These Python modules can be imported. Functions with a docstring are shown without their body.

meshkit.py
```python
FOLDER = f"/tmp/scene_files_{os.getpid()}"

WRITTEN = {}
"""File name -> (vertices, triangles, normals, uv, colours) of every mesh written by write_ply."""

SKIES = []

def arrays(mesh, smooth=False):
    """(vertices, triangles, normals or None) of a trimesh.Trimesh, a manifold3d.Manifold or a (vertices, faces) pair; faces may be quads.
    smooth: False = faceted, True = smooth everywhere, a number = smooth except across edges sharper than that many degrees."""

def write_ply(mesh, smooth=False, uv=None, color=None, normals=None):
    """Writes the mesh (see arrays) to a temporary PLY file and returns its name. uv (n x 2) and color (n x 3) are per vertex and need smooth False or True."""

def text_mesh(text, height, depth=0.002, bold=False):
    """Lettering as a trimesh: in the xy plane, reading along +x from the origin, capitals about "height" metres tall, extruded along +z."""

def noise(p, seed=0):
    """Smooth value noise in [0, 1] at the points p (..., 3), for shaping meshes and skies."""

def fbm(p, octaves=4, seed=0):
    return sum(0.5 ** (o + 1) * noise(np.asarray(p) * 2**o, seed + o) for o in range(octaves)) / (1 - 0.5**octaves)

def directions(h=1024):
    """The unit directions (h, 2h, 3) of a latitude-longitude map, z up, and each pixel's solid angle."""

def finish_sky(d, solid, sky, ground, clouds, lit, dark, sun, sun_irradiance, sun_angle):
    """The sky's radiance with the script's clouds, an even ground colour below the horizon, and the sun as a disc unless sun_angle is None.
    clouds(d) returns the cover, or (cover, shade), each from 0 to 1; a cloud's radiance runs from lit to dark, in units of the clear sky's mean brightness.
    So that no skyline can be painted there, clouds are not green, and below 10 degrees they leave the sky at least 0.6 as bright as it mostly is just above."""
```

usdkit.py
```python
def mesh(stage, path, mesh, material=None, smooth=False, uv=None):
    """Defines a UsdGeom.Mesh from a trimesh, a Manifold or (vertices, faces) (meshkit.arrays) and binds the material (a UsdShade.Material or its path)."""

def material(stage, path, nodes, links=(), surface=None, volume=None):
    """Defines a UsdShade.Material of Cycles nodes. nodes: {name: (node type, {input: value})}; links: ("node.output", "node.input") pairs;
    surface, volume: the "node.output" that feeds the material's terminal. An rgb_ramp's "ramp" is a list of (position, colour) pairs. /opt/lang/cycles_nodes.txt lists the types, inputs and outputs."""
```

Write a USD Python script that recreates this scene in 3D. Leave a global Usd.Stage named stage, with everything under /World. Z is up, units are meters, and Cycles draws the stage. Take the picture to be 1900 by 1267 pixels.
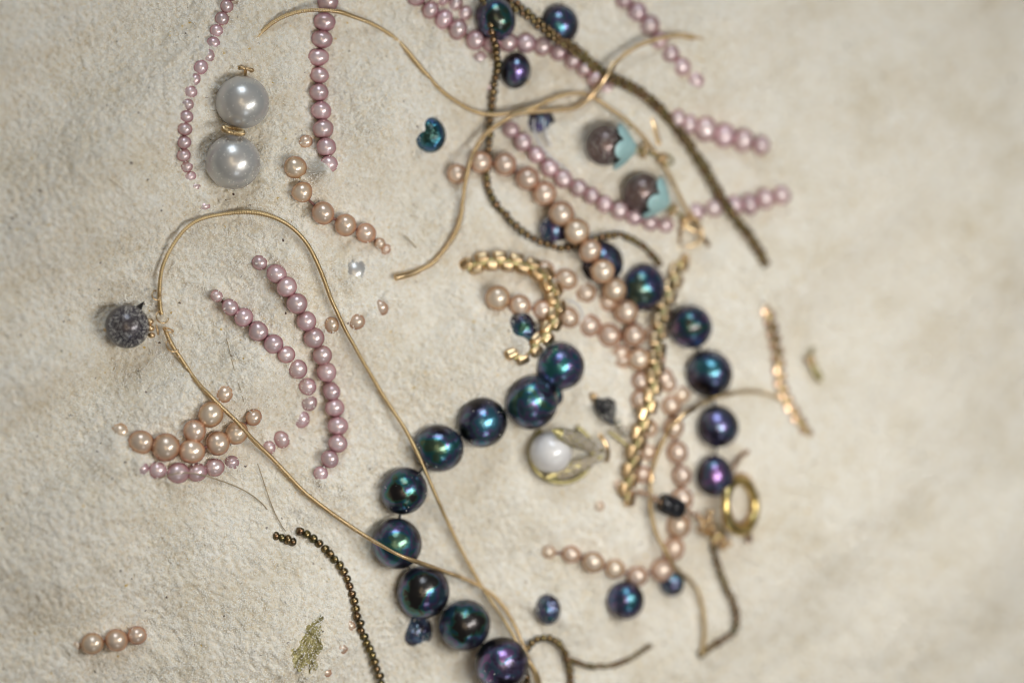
import math, random
import numpy as np, trimesh, usdkit
import manifold3d as m3
from scipy import ndimage
from scipy.interpolate import CubicSpline
from pxr import Usd, UsdGeom, UsdLux, UsdShade, Gf, Sdf, Vt

R = np.random.default_rng(7)
random.seed(7)
stage = Usd.Stage.CreateInMemory()
UsdGeom.Xform.Define(stage, '/World')
UsdGeom.Scope.Define(stage, '/World/Looks')

# ---------------------------------------------------------------- camera
TILT, DIST, FOCAL = math.radians(20), 0.5, 90.0
CAM = np.array([-DIST * math.sin(TILT), 0.0, DIST * math.cos(TILT)])
FWD = np.array([math.sin(TILT), 0, -math.cos(TILT)])
RIGHT = np.array([math.cos(TILT), 0, math.sin(TILT)])
UP = np.array([0, 1.0, 0])
cam = UsdGeom.Camera.Define(stage, '/World/camera')
M4 = Gf.Matrix4d(*RIGHT, 0, *UP, 0, *(-FWD), 0, *CAM, 1)
cam.AddTransformOp().Set(M4)
cam.CreateHorizontalApertureAttr(36.0)
cam.CreateVerticalApertureAttr(24.0)
cam.CreateFocalLengthAttr(FOCAL)
cam.CreateFStopAttr(3.8)
cam.CreateFocusDistanceAttr(0.481)
cam.CreateClippingRangeAttr(Gf.Vec2f(0.02, 50))
cam.CreateExposureAttr(-0.08)

# ---------------------------------------------------------------- lamps: a cool window, a weaker one opposite, warm room light overhead
def look_at(prim, pos, target):
    z = np.array(pos, float) - np.array(target, float)
    z /= np.linalg.norm(z)
    x = np.cross([0, 0, 1.0], z)
    x = x / np.linalg.norm(x) if np.linalg.norm(x) > 1e-6 else np.array([1.0, 0, 0])
    y = np.cross(z, x)
    UsdGeom.Xformable(prim).AddTransformOp().Set(Gf.Matrix4d(*x, 0, *y, 0, *z, 0, *pos, 1))

def rect(name, pos, target, w, h, power, color):
    l = UsdLux.RectLight.Define(stage, '/World/' + name)
    l.CreateWidthAttr(w); l.CreateHeightAttr(h)
    l.CreateIntensityAttr(power); l.CreateColorAttr(Gf.Vec3f(*color))
    look_at(l, pos, target)

rect('window_lamp', (-0.29, 1.19, 0.83), (0, 0, 0), 0.56, 0.70, 6.2, (0.76, 0.87, 1.0))
rect('far_window_lamp', (0.09, -1.05, 0.85), (0, 0, 0), 0.30, 0.30, 3.6, (0.80, 0.88, 1.0))
rect('ceiling_lamp', (-0.27, 0.05, 0.60), (-0.02, 0, 0), 0.26, 0.10, 2.8, (1.0, 0.80, 0.55))
rect('wall_lamp', (-0.15, -0.10, 0.62), (-0.02, 0, 0), 0.10, 0.20, 2.8, (1.0, 0.80, 0.55))
rect('room_lamp', (0.032, -0.016, 0.185), (0.028, -0.018, 0), 0.045, 0.13, 14.0, (0.97, 0.965, 0.95))
dome = UsdLux.DomeLight.Define(stage, '/World/room')
usdkit.material(stage, '/World/Looks/room_air', {'b': ('background_shader', {'color': (0.80, 0.86, 1.0), 'strength': 0.015})}, surface='b.background')
UsdShade.MaterialBindingAPI.Apply(dome.GetPrim()).Bind(UsdShade.Material.Get(stage, '/World/Looks/room_air'))

# ---------------------------------------------------------------- pixel of the photograph -> point on a level plane
TX = 18.0 / FOCAL
def at(px, py, z=0.0):
    d = FWD + RIGHT * ((px - 950) / 950 * TX) + UP * ((633.5 - py) / 950 * TX)
    return CAM + d * ((z - CAM[2]) / d[2])
def mpp(px, py):
    p = at(px, py)
    return np.dot(p - CAM, FWD) * TX / 950

# ---------------------------------------------------------------- materials
def rampmat(name, stops, rough, metallic=0.0, coat=0.0, coat_rough=0.08, noise=None, spec=0.5, vary=0.0, bump=None, facing=1.0, jitter=None):
    """Colour from how far the surface turns away (nacre, metal), varied per piece and by noise."""
    nodes = {'lw': ('layer_weight', {'blend': 0.5}), 'ramp': ('rgb_ramp', {'ramp': stops}), 'oi': ('object_info', {}),
             'p': ('principled_bsdf', {'roughness': rough, 'metallic': metallic, 'coat_weight': coat, 'coat_roughness': coat_rough, 'specular_ior_level': spec})}
    links = []
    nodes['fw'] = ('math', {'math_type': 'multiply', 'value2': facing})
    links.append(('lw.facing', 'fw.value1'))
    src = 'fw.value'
    if noise:
        nodes['tc'] = ('texture_coordinate', {})
        nodes['nz'] = ('noise_texture', {'scale': noise[0], 'detail': 3.0, 'distortion': 0.6, 'dimensions': '4D'})
        nodes['wseed'] = ('math', {'math_type': 'multiply', 'value2': 37.0})
        nodes['sh'] = ('math', {'math_type': 'subtract', 'value2': 0.5})
        nodes['amp'] = ('math', {'math_type': 'multiply', 'value2': noise[1]})
        nodes['sum'] = ('math', {'math_type': 'add', 'use_clamp': True})
        links += [('tc.object', 'nz.vector'), ('oi.random', 'wseed.value1'), ('wseed.value', 'nz.w'), ('nz.fac', 'sh.value1'), ('sh.value', 'amp.value1'),
                  ('fw.value', 'sum.value1'), ('amp.value', 'sum.value2')]
        src = 'sum.value'
    if jitter:
        nodes['js'] = ('math', {'math_type': 'multiply_add', 'value2': jitter, 'value3': -jitter * .2})
        nodes['ja'] = ('math', {'math_type': 'add', 'use_clamp': True})
        links += [('oi.random', 'js.value1'), ('js.value', 'ja.value1'), (src, 'ja.value2')]
        src = 'ja.value'
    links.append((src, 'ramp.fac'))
    col = 'ramp.color'
    if vary:
        nodes['mr'] = ('map_range', {'to_min': 1 - vary, 'to_max': 1 + vary})
        nodes['m7'] = ('math', {'math_type': 'multiply', 'value2': 7.31})
        nodes['fr'] = ('math', {'math_type': 'fraction'})
        nodes['mh'] = ('map_range', {'to_min': 0.5 - vary * 0.09, 'to_max': 0.5 + vary * 0.09})
        nodes['hs'] = ('hsv', {})
        links += [('oi.random', 'mr.value'), ('mr.result', 'hs.value'), ('oi.random', 'm7.value1'), ('m7.value', 'fr.value1'), ('fr.value', 'mh.value'), ('mh.result', 'hs.hue'), (col, 'hs.color')]
        col = 'hs.color'
    links.append((col, 'p.base_color'))
    if bump:
        nodes.setdefault('tc', ('texture_coordinate', {}))
        nodes['bn'] = ('noise_texture', {'scale': bump[0], 'detail': 3.0})
        nodes['bp'] = ('bump', {'strength': bump[1], 'distance': bump[2]})
        links += [('tc.object', 'bn.vector'), ('bn.fac', 'bp.height'), ('bp.normal', 'p.normal')]
    return usdkit.material(stage, '/World/Looks/' + name, nodes, links, surface='p.BSDF')

MAT = {}
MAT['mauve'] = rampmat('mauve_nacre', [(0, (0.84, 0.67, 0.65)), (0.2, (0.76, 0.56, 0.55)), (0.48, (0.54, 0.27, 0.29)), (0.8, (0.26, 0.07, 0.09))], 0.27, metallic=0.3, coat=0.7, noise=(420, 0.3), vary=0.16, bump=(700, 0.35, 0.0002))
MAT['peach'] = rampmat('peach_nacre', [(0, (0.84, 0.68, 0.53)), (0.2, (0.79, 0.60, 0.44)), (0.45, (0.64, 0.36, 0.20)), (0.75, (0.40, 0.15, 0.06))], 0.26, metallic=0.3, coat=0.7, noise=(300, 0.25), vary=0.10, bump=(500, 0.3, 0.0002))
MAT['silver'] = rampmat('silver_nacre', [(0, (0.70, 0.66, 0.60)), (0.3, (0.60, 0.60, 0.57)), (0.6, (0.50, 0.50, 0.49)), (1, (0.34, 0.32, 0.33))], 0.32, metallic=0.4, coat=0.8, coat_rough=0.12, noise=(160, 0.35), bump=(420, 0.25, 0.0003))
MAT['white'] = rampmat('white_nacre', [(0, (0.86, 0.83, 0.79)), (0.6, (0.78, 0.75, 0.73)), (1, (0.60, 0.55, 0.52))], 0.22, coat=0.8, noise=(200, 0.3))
dark_stops = [(0, (0.09, 0.08, 0.075)), (0.05, (0.12, 0.20, 0.13)), (0.14, (0.06, 0.24, 0.22)), (0.24, (0.08, 0.19, 0.32)), (0.34, (0.21, 0.13, 0.29)), (0.43, (0.09, 0.21, 0.24)), (0.56, (0.11, 0.10, 0.19)), (0.78, (0.035, 0.03, 0.045)), (1, (0.01, 0.008, 0.012))]
MAT['dark'] = rampmat('peacock_nacre', dark_stops, 0.27, metallic=0.8, coat=0.30, coat_rough=0.07, noise=(230, 2.2), jitter=0.45, bump=(260, 0.40, 0.0007), vary=0.35)
MAT['rough_dark'] = rampmat('baroque_nacre', dark_stops, 0.24, metallic=0.8, coat=0.35, noise=(420, 2.4), jitter=0.4, bump=(480, 0.9, 0.0012), vary=0.3)
MAT['teal'] = rampmat('teal_nacre', [(0, (0.05, 0.12, 0.10)), (0.2, (0.04, 0.20, 0.26)), (0.35, (0.07, 0.13, 0.33)), (0.5, (0.03, 0.16, 0.20)), (0.8, (0.03, 0.04, 0.10)), (1, (0.015, 0.015, 0.03))], 0.22, metallic=0.8, coat=0.3, noise=(260, 1.2), bump=(420, 1.0, 0.0014))
MAT['dusty'] = rampmat('charcoal_nacre', [(0, (0.12, 0.10, 0.10)), (0.4, (0.06, 0.055, 0.075)), (1, (0.02, 0.018, 0.025))], 0.30, metallic=0.4, coat=0.5, coat_rough=0.10, noise=(300, 0.6), bump=(600, 0.5, 0.0004))
MAT['brown'] = rampmat('brown_nacre', [(0, (0.20, 0.13, 0.11)), (0.5, (0.12, 0.085, 0.08)), (1, (0.05, 0.035, 0.035))], 0.32, metallic=0.4, coat=0.5, noise=(260, 0.7), bump=(600, 0.5, 0.0004))
MAT['bronze'] = rampmat('bronze_glass', [(0, (0.36, 0.24, 0.10)), (0.35, (0.24, 0.155, 0.065)), (0.6, (0.14, 0.115, 0.05)), (0.85, (0.08, 0.07, 0.035)), (1, (0.04, 0.035, 0.02))], 0.26, metallic=0.85, coat=0.4, noise=(900, 0.5), jitter=0.5, vary=0.25)
MAT['gold'] = rampmat('pale_gold', [(0, (0.80, 0.58, 0.33)), (0.6, (0.75, 0.52, 0.27)), (1, (0.82, 0.66, 0.44))], 0.30, metallic=1.0, noise=(800, 0.3), bump=(2500, 0.15, 0.0001))
MAT['cord'] = rampmat('gold_wire', [(0, (0.74, 0.54, 0.28)), (0.6, (0.60, 0.42, 0.20)), (1, (0.52, 0.38, 0.19))], 0.32, metallic=0.9, noise=(500, 0.5), vary=0.05)
MAT['brass'] = rampmat('green_brass', [(0, (0.78, 0.60, 0.24)), (0.6, (0.70, 0.52, 0.19)), (1, (0.78, 0.66, 0.38))], 0.30, metallic=1.0, noise=(300, 0.4))
MAT['old_gold'] = rampmat('old_gold', [(0, (0.50, 0.43, 0.20)), (0.6, (0.38, 0.32, 0.12)), (1, (0.28, 0.24, 0.11))], 0.38, metallic=0.85, noise=(900, 0.6), bump=(2200, 0.4, 0.0002))
MAT['charm'] = rampmat('tarnished_gold', [(0, (0.72, 0.64, 0.34)), (0.5, (0.52, 0.46, 0.20)), (1, (0.36, 0.32, 0.15))], 0.50, metallic=0.8, noise=(1500, 1.6), bump=(2600, 1.0, 0.0005))
MAT['rose'] = rampmat('rose_gold', [(0, (0.72, 0.48, 0.31)), (0.6, (0.62, 0.39, 0.24)), (1, (0.70, 0.52, 0.38))], 0.3, metallic=1.0, noise=(500, 0.3))
MAT['turquoise'] = rampmat('turquoise_glass', [(0, (0.42, 0.63, 0.61)), (0.6, (0.34, 0.56, 0.55)), (1, (0.52, 0.68, 0.66))], 0.5, coat=0.3, coat_rough=0.3, noise=(500, 0.5), bump=(1500, 0.3, 0.0002))
MAT['black'] = rampmat('black_glass', [(0, (0.012, 0.011, 0.012)), (1, (0.02, 0.02, 0.024))], 0.30, coat=0.3, noise=(700, 0.3), bump=(1500, 0.4, 0.0002))
MAT['crystal'] = rampmat('clear_stone', [(0, (0.72, 0.65, 0.52)), (0.6, (0.52, 0.46, 0.34)), (1, (0.66, 0.61, 0.52))], 0.15, metallic=0.4, coat=1.0, vary=0.2)
MAT['thread'] = rampmat('nylon', [(0, (0.72, 0.70, 0.68)), (1, (0.60, 0.58, 0.57))], 0.3, noise=(300, 0.3))
MAT['silk'] = rampmat('brown_silk', [(0, (0.24, 0.11, 0.09)), (1, (0.20, 0.08, 0.06))], 0.7, noise=(700, 0.5))
MAT['fibre'] = rampmat('tan_fibre', [(0, (0.46, 0.36, 0.22)), (1, (0.38, 0.30, 0.20))], 0.6, noise=(300, 0.3))

MAT['semolina'] = usdkit.material(stage, '/World/Looks/semolina', {
    'g': ('texture_coordinate', {}),
    'big': ('noise_texture', {'scale': 70.0, 'detail': 4.0, 'roughness': 0.6}),
    'mid': ('noise_texture', {'scale': 1200.0, 'detail': 3.0, 'roughness': 0.65}),
    'vo': ('voronoi_texture', {'scale': 2600.0}),
    'vs': ('separate_color', {}),
    'r1': ('rgb_ramp', {'ramp': [(0.30, (0.73, 0.61, 0.42)), (0.47, (0.86, 0.79, 0.65)), (0.60, (0.91, 0.87, 0.77)), (0.75, (0.93, 0.92, 0.87))]}),
    'r2': ('rgb_ramp', {'ramp': [(0.0, (0.78, 0.68, 0.51)), (0.35, (0.88, 0.83, 0.72)), (0.7, (0.91, 0.88, 0.82)), (1.0, (0.94, 0.92, 0.89))]}),
    'mx': ('mix_color', {'fac': 0.42}),
    'r3': ('rgb_ramp', {'ramp': [(0.30, (0.86, 0.82, 0.73)), (0.55, (1.0, 1.0, 1.0)), (1.0, (1.0, 1.0, 1.0))]}),
    'mul': ('mix_color', {'blend_type': 'multiply', 'fac': 0.8}),
    'yel': ('rgb_ramp', {'ramp': [(0.0, (0, 0, 0)), (0.9975, (0, 0, 0)), (0.998, (1, 1, 1)), (1.0, (1, 1, 1))]}),
    'ymix': ('mix_color', {'b': (0.72, 0.50, 0.10)}),
    'drk': ('rgb_ramp', {'ramp': [(0.0, (1, 1, 1)), (0.0001, (1, 1, 1)), (0.0004, (0, 0, 0)), (1.0, (0, 0, 0))]}),
    'dmix': ('mix_color', {'b': (0.10, 0.05, 0.03)}),
    'vo2': ('voronoi_texture', {'scale': 3000.0}),
    'inv': ('math', {'math_type': 'subtract', 'value1': 1.0}),
    'bp': ('bump', {'strength': 0.7, 'distance': 0.00018}),
    'p': ('principled_bsdf', {'roughness': 0.85, 'specular_ior_level': 0.25, 'diffuse_roughness': 0.6, 'subsurface_weight': 0.0})},
    [('g.object', 'big.vector'), ('g.object', 'mid.vector'), ('g.object', 'vo.vector'), ('g.object', 'vo2.vector'), ('vo.color', 'vs.color'), ('mid.fac', 'r1.fac'), ('vs.r', 'r2.fac'),
     ('r1.color', 'mx.a'), ('r2.color', 'mx.b'), ('big.fac', 'r3.fac'), ('mx.result', 'mul.a'), ('r3.color', 'mul.b'),
     ('vs.g', 'yel.fac'), ('yel.color', 'ymix.fac'), ('mul.result', 'ymix.a'), ('vs.b', 'drk.fac'), ('drk.color', 'dmix.fac'), ('ymix.result', 'dmix.a'), ('dmix.result', 'p.base_color'),
     ('vo2.distance', 'inv.value2'), ('inv.value', 'bp.height'), ('bp.normal', 'p.normal')], surface='p.BSDF')
MAT['grain'] = rampmat('semolina_grain', [(0, (0.94, 0.91, 0.83)), (1, (0.93, 0.90, 0.81))], 0.8, vary=0.08)

# ---------------------------------------------------------------- the semolina's smooth height, before grain and before things press into it
STEP = 0.00023
fx = np.arange(-0.108, 0.126, STEP)
fy = np.arange(-0.080, 0.080, STEP)
g = np.cumsum(STEP * 1.16 ** np.arange(1, 50))
g = g[g < 0.55]
GX = np.concatenate([fx[0] - g[::-1], fx, fx[-1] + g])
GY = np.concatenate([fy[0] - g[::-1], fy, fy[-1] + g])
nx, ny, ng = len(fx), len(fy), len(g)
XX, YY = np.meshgrid(GX, GY, indexing='ij')

def soft(shape, sigma, ang=None, stretch=1):
    n = R.standard_normal(shape)
    if ang is None:
        n = ndimage.gaussian_filter(n, sigma, mode='reflect')
    else:  # streaks: filter along a direction by filtering a rotated copy
        m = int(max(shape) * 1.5)
        n = ndimage.gaussian_filter(R.standard_normal((m, m)), (sigma * stretch, sigma))
        n = ndimage.rotate(n, ang, reshape=False, order=1)
        o = (m - shape[0]) // 2, (m - shape[1]) // 2
        n = n[o[0]:o[0] + shape[0], o[1]:o[1] + shape[1]]
    return n / n.std()

def wave(x, y):
    return (0.0020 * np.sin(x * 61 + y * 33 + 0.6) * np.cos(y * 47 - x * 21 + 1.1) + 0.0011 * np.sin(x * 128 - y * 95 + 2.0) + 0.0007 * np.cos(y * 210 - x * 150))
MOUNDS = [  # pixel x, pixel y, radius in pixels, height in mm: drifts of semolina over and between the things
    (585, 325, 26, 1.7), (520, 560, 60, 1.2), (470, 690, 70, 1.3), (560, 470, 60, 0.9), (700, 620, 90, 1.0), (1010, 720, 70, 0.6), (900, 700, 120, 1.0), (330, 940, 120, 0.9), (640, 900, 80, 1.0), (1000, 960, 90, 0.9),
    (200, 350, 180, 1.0), (120, 1000, 160, 0.8), (700, 200, 120, 0.9), (1300, 470, 60, 0.9), (1500, 500, 160, 1.2), (1500, 900, 200, 1.0), (850, 400, 60, 0.8), (480, 330, 60, 0.6), (1150, 980, 70, 0.7), (870, 560, 50, 0.8), (760, 560, 45, 0.7), (1080, 850, 200, -0.5), (940, 640, 60, 0.7), (420, 640, 90, -0.5), (1420, 350, 90, 0.7), (60, 700, 90, 0.8), (330, 1150, 100, -0.6), (1010, 150, 30, 0.9), (540, 160, 50, 0.7)]
_m = [(*at(px, py)[:2], r * mpp(px, py), 2.0 * h / 1000) for px, py, r, h in MOUNDS]
def h0(x, y):
    z = wave(np.asarray(x, float), np.asarray(y, float))
    for mx, my, r, h in _m:
        z = z + h * np.exp(-((x - mx) ** 2 + (y - my) ** 2) / (2 * (r * 0.6) ** 2))
    return z
SMOOTH = h0(XX, YY)
CARVE = np.zeros_like(SMOOTH)
RAISE = np.zeros_like(SMOOTH)
def stamp(field, x, y, r, h, how='min'):
    """Lowers (or heaps) the semolina round a thing."""
    i0, i1 = np.searchsorted(GX, [x - 3 * r, x + 3 * r]); j0, j1 = np.searchsorted(GY, [y - 3 * r, y + 3 * r])
    if i1 <= i0 or j1 <= j0:
        return
    d2 = (XX[i0:i1, j0:j1] - x) ** 2 + (YY[i0:i1, j0:j1] - y) ** 2
    s = h * np.exp(-d2 / (2 * r * r))
    f = field[i0:i1, j0:j1]
    np.minimum(f, s, out=f) if how == 'min' else np.maximum(f, s, out=f)

def place(px, py, lift):
    """World point whose image is (px, py) and which stands lift metres above the smooth semolina."""
    z = 0.0
    for _ in range(5):
        p = at(px, py, z)
        z = float(h0(p[0], p[1])) + lift
    return at(px, py, z)

# ---------------------------------------------------------------- prims
COUNT = {}
def numbered(parent, name):
    k = COUNT.get((parent, name), -1) + 1
    COUNT[(parent, name)] = k
    return f'{parent}/{name}' + (f'_{k:03d}' if k else '')
class Thing:
    def __init__(self, name, label, cat, loc, group=None, kind=None):
        self.path = numbered('/World', name); self.loc = np.asarray(loc, float)
        x = UsdGeom.Xform.Define(stage, self.path)
        x.AddTranslateOp().Set(Gf.Vec3d(*map(float, self.loc)))
        p = x.GetPrim()
        for k, v in (('label', label), ('category', cat), ('group', group), ('kind', kind)):
            if v: p.SetCustomDataByKey(k, v)
    def part(self, name, mesh, mat, smooth=True, parent=None, label=None, kind=None, centre=None):
        v, f = (np.asarray(mesh.vertices), np.asarray(mesh.faces)) if hasattr(mesh, 'vertices') else mesh
        path = numbered(parent or self.path, name)
        c = np.zeros(3)
        v = v - self.loc
        m = usdkit.mesh(stage, path, (v, f), MAT[mat], smooth=smooth)
        if label: m.GetPrim().SetCustomDataByKey('label', label)
        if kind: m.GetPrim().SetCustomDataByKey('kind', kind)
        return path

ICO = {k: trimesh.creation.icosphere(k) for k in (1, 2, 3, 4)}
def frame(axis):
    a = np.array(axis, float); a /= np.linalg.norm(a)
    b = np.cross(a, [0, 0, 1.0] if abs(a[2]) < 0.9 else [1.0, 0, 0]); b /= np.linalg.norm(b)
    return np.stack([a, b, np.cross(a, b)])
def ball(c, r, axis=(1, 0, 0), squash=1.0, k=3, lumps=0.03, seed=0, rings=0.0):
    rr = np.random.default_rng(seed)
    v = np.array(ICO[k].vertices)
    d = np.ones(len(v))
    for _ in range(4):
        w = rr.standard_normal(3); w /= np.linalg.norm(w)
        d += lumps * 0.6 * rr.standard_normal() * np.cos(rr.uniform(1, 2.2) * (v @ w) + rr.uniform(0, 6))
    if rings:
        d += rings * np.cos(v[:, 0] * 7 + seed)
    v = v * d[:, None] * np.array([squash, 1, 1])
    return trimesh.Trimesh(v * r @ frame(axis) + np.asarray(c), ICO[k].faces, process=False)

def sweep(pts, rad, sides=8, squash=1.0):
    p = np.asarray(pts, float)
    rad = np.broadcast_to(rad, (len(p),))
    t = np.gradient(p, axis=0); t /= np.linalg.norm(t, axis=1, keepdims=True) + 1e-12
    side = np.cross(t, [0, 0, 1.0]); side /= np.linalg.norm(side, axis=1, keepdims=True) + 1e-9
    up = np.cross(side, t)
    a = np.arange(sides) * 2 * np.pi / sides
    v = p[:, None] + rad[:, None, None] * (np.cos(a)[None, :, None] * side[:, None] + squash * np.sin(a)[None, :, None] * up[:, None])
    n = len(p)
    i, j = np.meshgrid(np.arange(n - 1), np.arange(sides), indexing='ij')
    q = np.stack([i * sides + j, i * sides + (j + 1) % sides, (i + 1) * sides + (j + 1) % sides, (i + 1) * sides + j], -1).reshape(-1, 4)
    f = np.vstack([q[:, [0, 2, 1]], q[:, [0, 3, 2]]])
    caps = [[0, k + 1, k] for k in range(1, sides - 1)] + [[(n - 1) * sides, (n - 1) * sides + k, (n - 1) * sides + k + 1] for k in range(1, sides - 1)]
    return trimesh.Trimesh(v.reshape(-1, 3), np.vstack([f, caps])[:, ::-1], process=False)

def curve(ctrl, n=None, step=None):
    """Smooth 3-D path through (px, py, lift in mm)."""
    pts = np.array([place(c[0], c[1], c[2] / 1000) for c in ctrl])
    s = np.concatenate([[0], np.cumsum(np.linalg.norm(np.diff(pts, axis=0), axis=1))])
    cs = CubicSpline(s, pts)
    u = np.linspace(0, s[-1], 2000)
    q = cs(u)
    L = np.concatenate([[0], np.cumsum(np.linalg.norm(np.diff(q, axis=0), axis=1))])
    n = n or max(2, int(round(L[-1] / step)) + 1)
    return np.stack([np.interp(np.linspace(0, L[-1], n), L, q[:, k]) for k in range(3)], 1), L[-1]

EDGE = []
DUST = []  # centre, radius, number of grains resting on a pearl
def strand(name, label, cat, group, beads, mat, r=19, e=0.35, squash=0.85, k=3, lumps=0.055, rings=0.0, thread='silk', part='pearl', seed=0, dust=0, carve=0.32):
    """Pearls given one by one: (px, py[, radius px[, height of the centre in radii]])."""
    B = [(b[0], b[1], b[2] if len(b) > 2 and b[2] else r, b[3] if len(b) > 3 else e) for b in beads]
    P = []
    for px, py, rp, ee in B:
        rm = rp * mpp(px, py)
        if mat in ('mauve', 'peach') and .1 < ee < .85: ee -= .20
        P.append((place(px, py, ee * rm), rm, ee))
    C = np.array([p[0] for p in P])
    t = Thing(name, label, cat, C.mean(0) * [1, 1, 0], group)
    for i, (c, rm, ee) in enumerate(P):
        ax = C[min(i + 1, len(C) - 1)] - C[max(i - 1, 0)] if len(C) > 1 else np.array([1.0, 0.2, 0])
        sq = squash * (1 + 0.10 * math.sin(seed * 3.1 + i * 2.4))
        if len(C) > 1 and thread:
            gaps = [np.linalg.norm(C[k] - c) * rm / (rm + P[k][1]) for k in (i - 1, i + 1) if 0 <= k < len(C)]
            sq = min(max(np.mean(gaps) / rm * 1.01, .68), 1.08 if squash < .93 else 1.0)
        t.part(part, ball(c, rm * (1 + 0.03 * math.sin(i * 5.3 + seed)), ax, sq, k, lumps, seed * 101 + i, rings), mat)
        if ee > -0.2 and carve:
            stamp(CARVE, c[0], c[1], rm * 1.2, -carve * rm * min(1, (ee + 0.2) / 0.5) if ee < 1.2 else 0)
        if -.6 < ee < 0.15 and rm > .0016:
            q = R.uniform(0, 6.28)
            stamp(RAISE, c[0] + math.cos(q) * rm * .95, c[1] + math.sin(q) * rm * .95, rm * 0.42, (.35 + .3 * R.random()) * rm, 'max')
        if dust:
            DUST.append((c, rm, int(dust * (rm / 0.002) ** 2)))
        EDGE.append((c, rm))
    if thread and len(C) > 1:
        t.part('thread', sweep(C - np.array([[0, 0, max(0, .45 - 1.2 * p[2]) * p[1]] for p in P]), 0.00028, 6), thread)
    return t

# ================================================================ pearl strands
MV = 'runs of small mauve pearls half buried in the semolina'
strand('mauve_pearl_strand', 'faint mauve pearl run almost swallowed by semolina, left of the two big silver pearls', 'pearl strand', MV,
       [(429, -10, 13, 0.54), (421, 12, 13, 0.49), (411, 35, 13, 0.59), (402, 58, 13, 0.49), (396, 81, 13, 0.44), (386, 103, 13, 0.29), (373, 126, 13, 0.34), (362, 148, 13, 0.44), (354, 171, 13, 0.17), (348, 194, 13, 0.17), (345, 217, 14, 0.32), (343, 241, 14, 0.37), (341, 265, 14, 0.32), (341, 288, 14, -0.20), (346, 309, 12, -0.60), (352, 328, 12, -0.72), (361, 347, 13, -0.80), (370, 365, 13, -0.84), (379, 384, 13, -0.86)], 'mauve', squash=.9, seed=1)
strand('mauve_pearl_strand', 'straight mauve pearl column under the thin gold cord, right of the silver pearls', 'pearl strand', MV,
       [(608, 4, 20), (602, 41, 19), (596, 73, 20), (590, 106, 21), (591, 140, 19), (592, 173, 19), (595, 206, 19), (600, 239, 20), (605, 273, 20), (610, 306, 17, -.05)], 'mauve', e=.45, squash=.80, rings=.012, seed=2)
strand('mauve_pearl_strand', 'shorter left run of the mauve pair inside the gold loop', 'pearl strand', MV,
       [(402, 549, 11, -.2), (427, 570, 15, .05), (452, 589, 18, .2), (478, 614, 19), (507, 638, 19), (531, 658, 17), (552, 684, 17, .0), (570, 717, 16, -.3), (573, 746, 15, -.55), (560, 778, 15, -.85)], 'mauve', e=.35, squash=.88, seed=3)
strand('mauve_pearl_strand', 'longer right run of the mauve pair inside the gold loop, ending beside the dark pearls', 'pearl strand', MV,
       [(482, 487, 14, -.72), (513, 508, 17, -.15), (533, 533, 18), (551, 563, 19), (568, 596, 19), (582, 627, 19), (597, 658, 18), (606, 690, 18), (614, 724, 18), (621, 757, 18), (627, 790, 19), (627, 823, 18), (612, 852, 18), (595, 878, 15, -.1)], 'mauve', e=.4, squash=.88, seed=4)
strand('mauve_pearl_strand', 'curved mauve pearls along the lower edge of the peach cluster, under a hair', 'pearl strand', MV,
       [(264, 868, 13, -.15), (293, 872, 16, .15), (330, 878, 18), (365, 875, 17), (399, 867, 17, .1), (430, 858, 14, -.5)], 'mauve', e=.2, squash=.85, seed=5)
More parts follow.
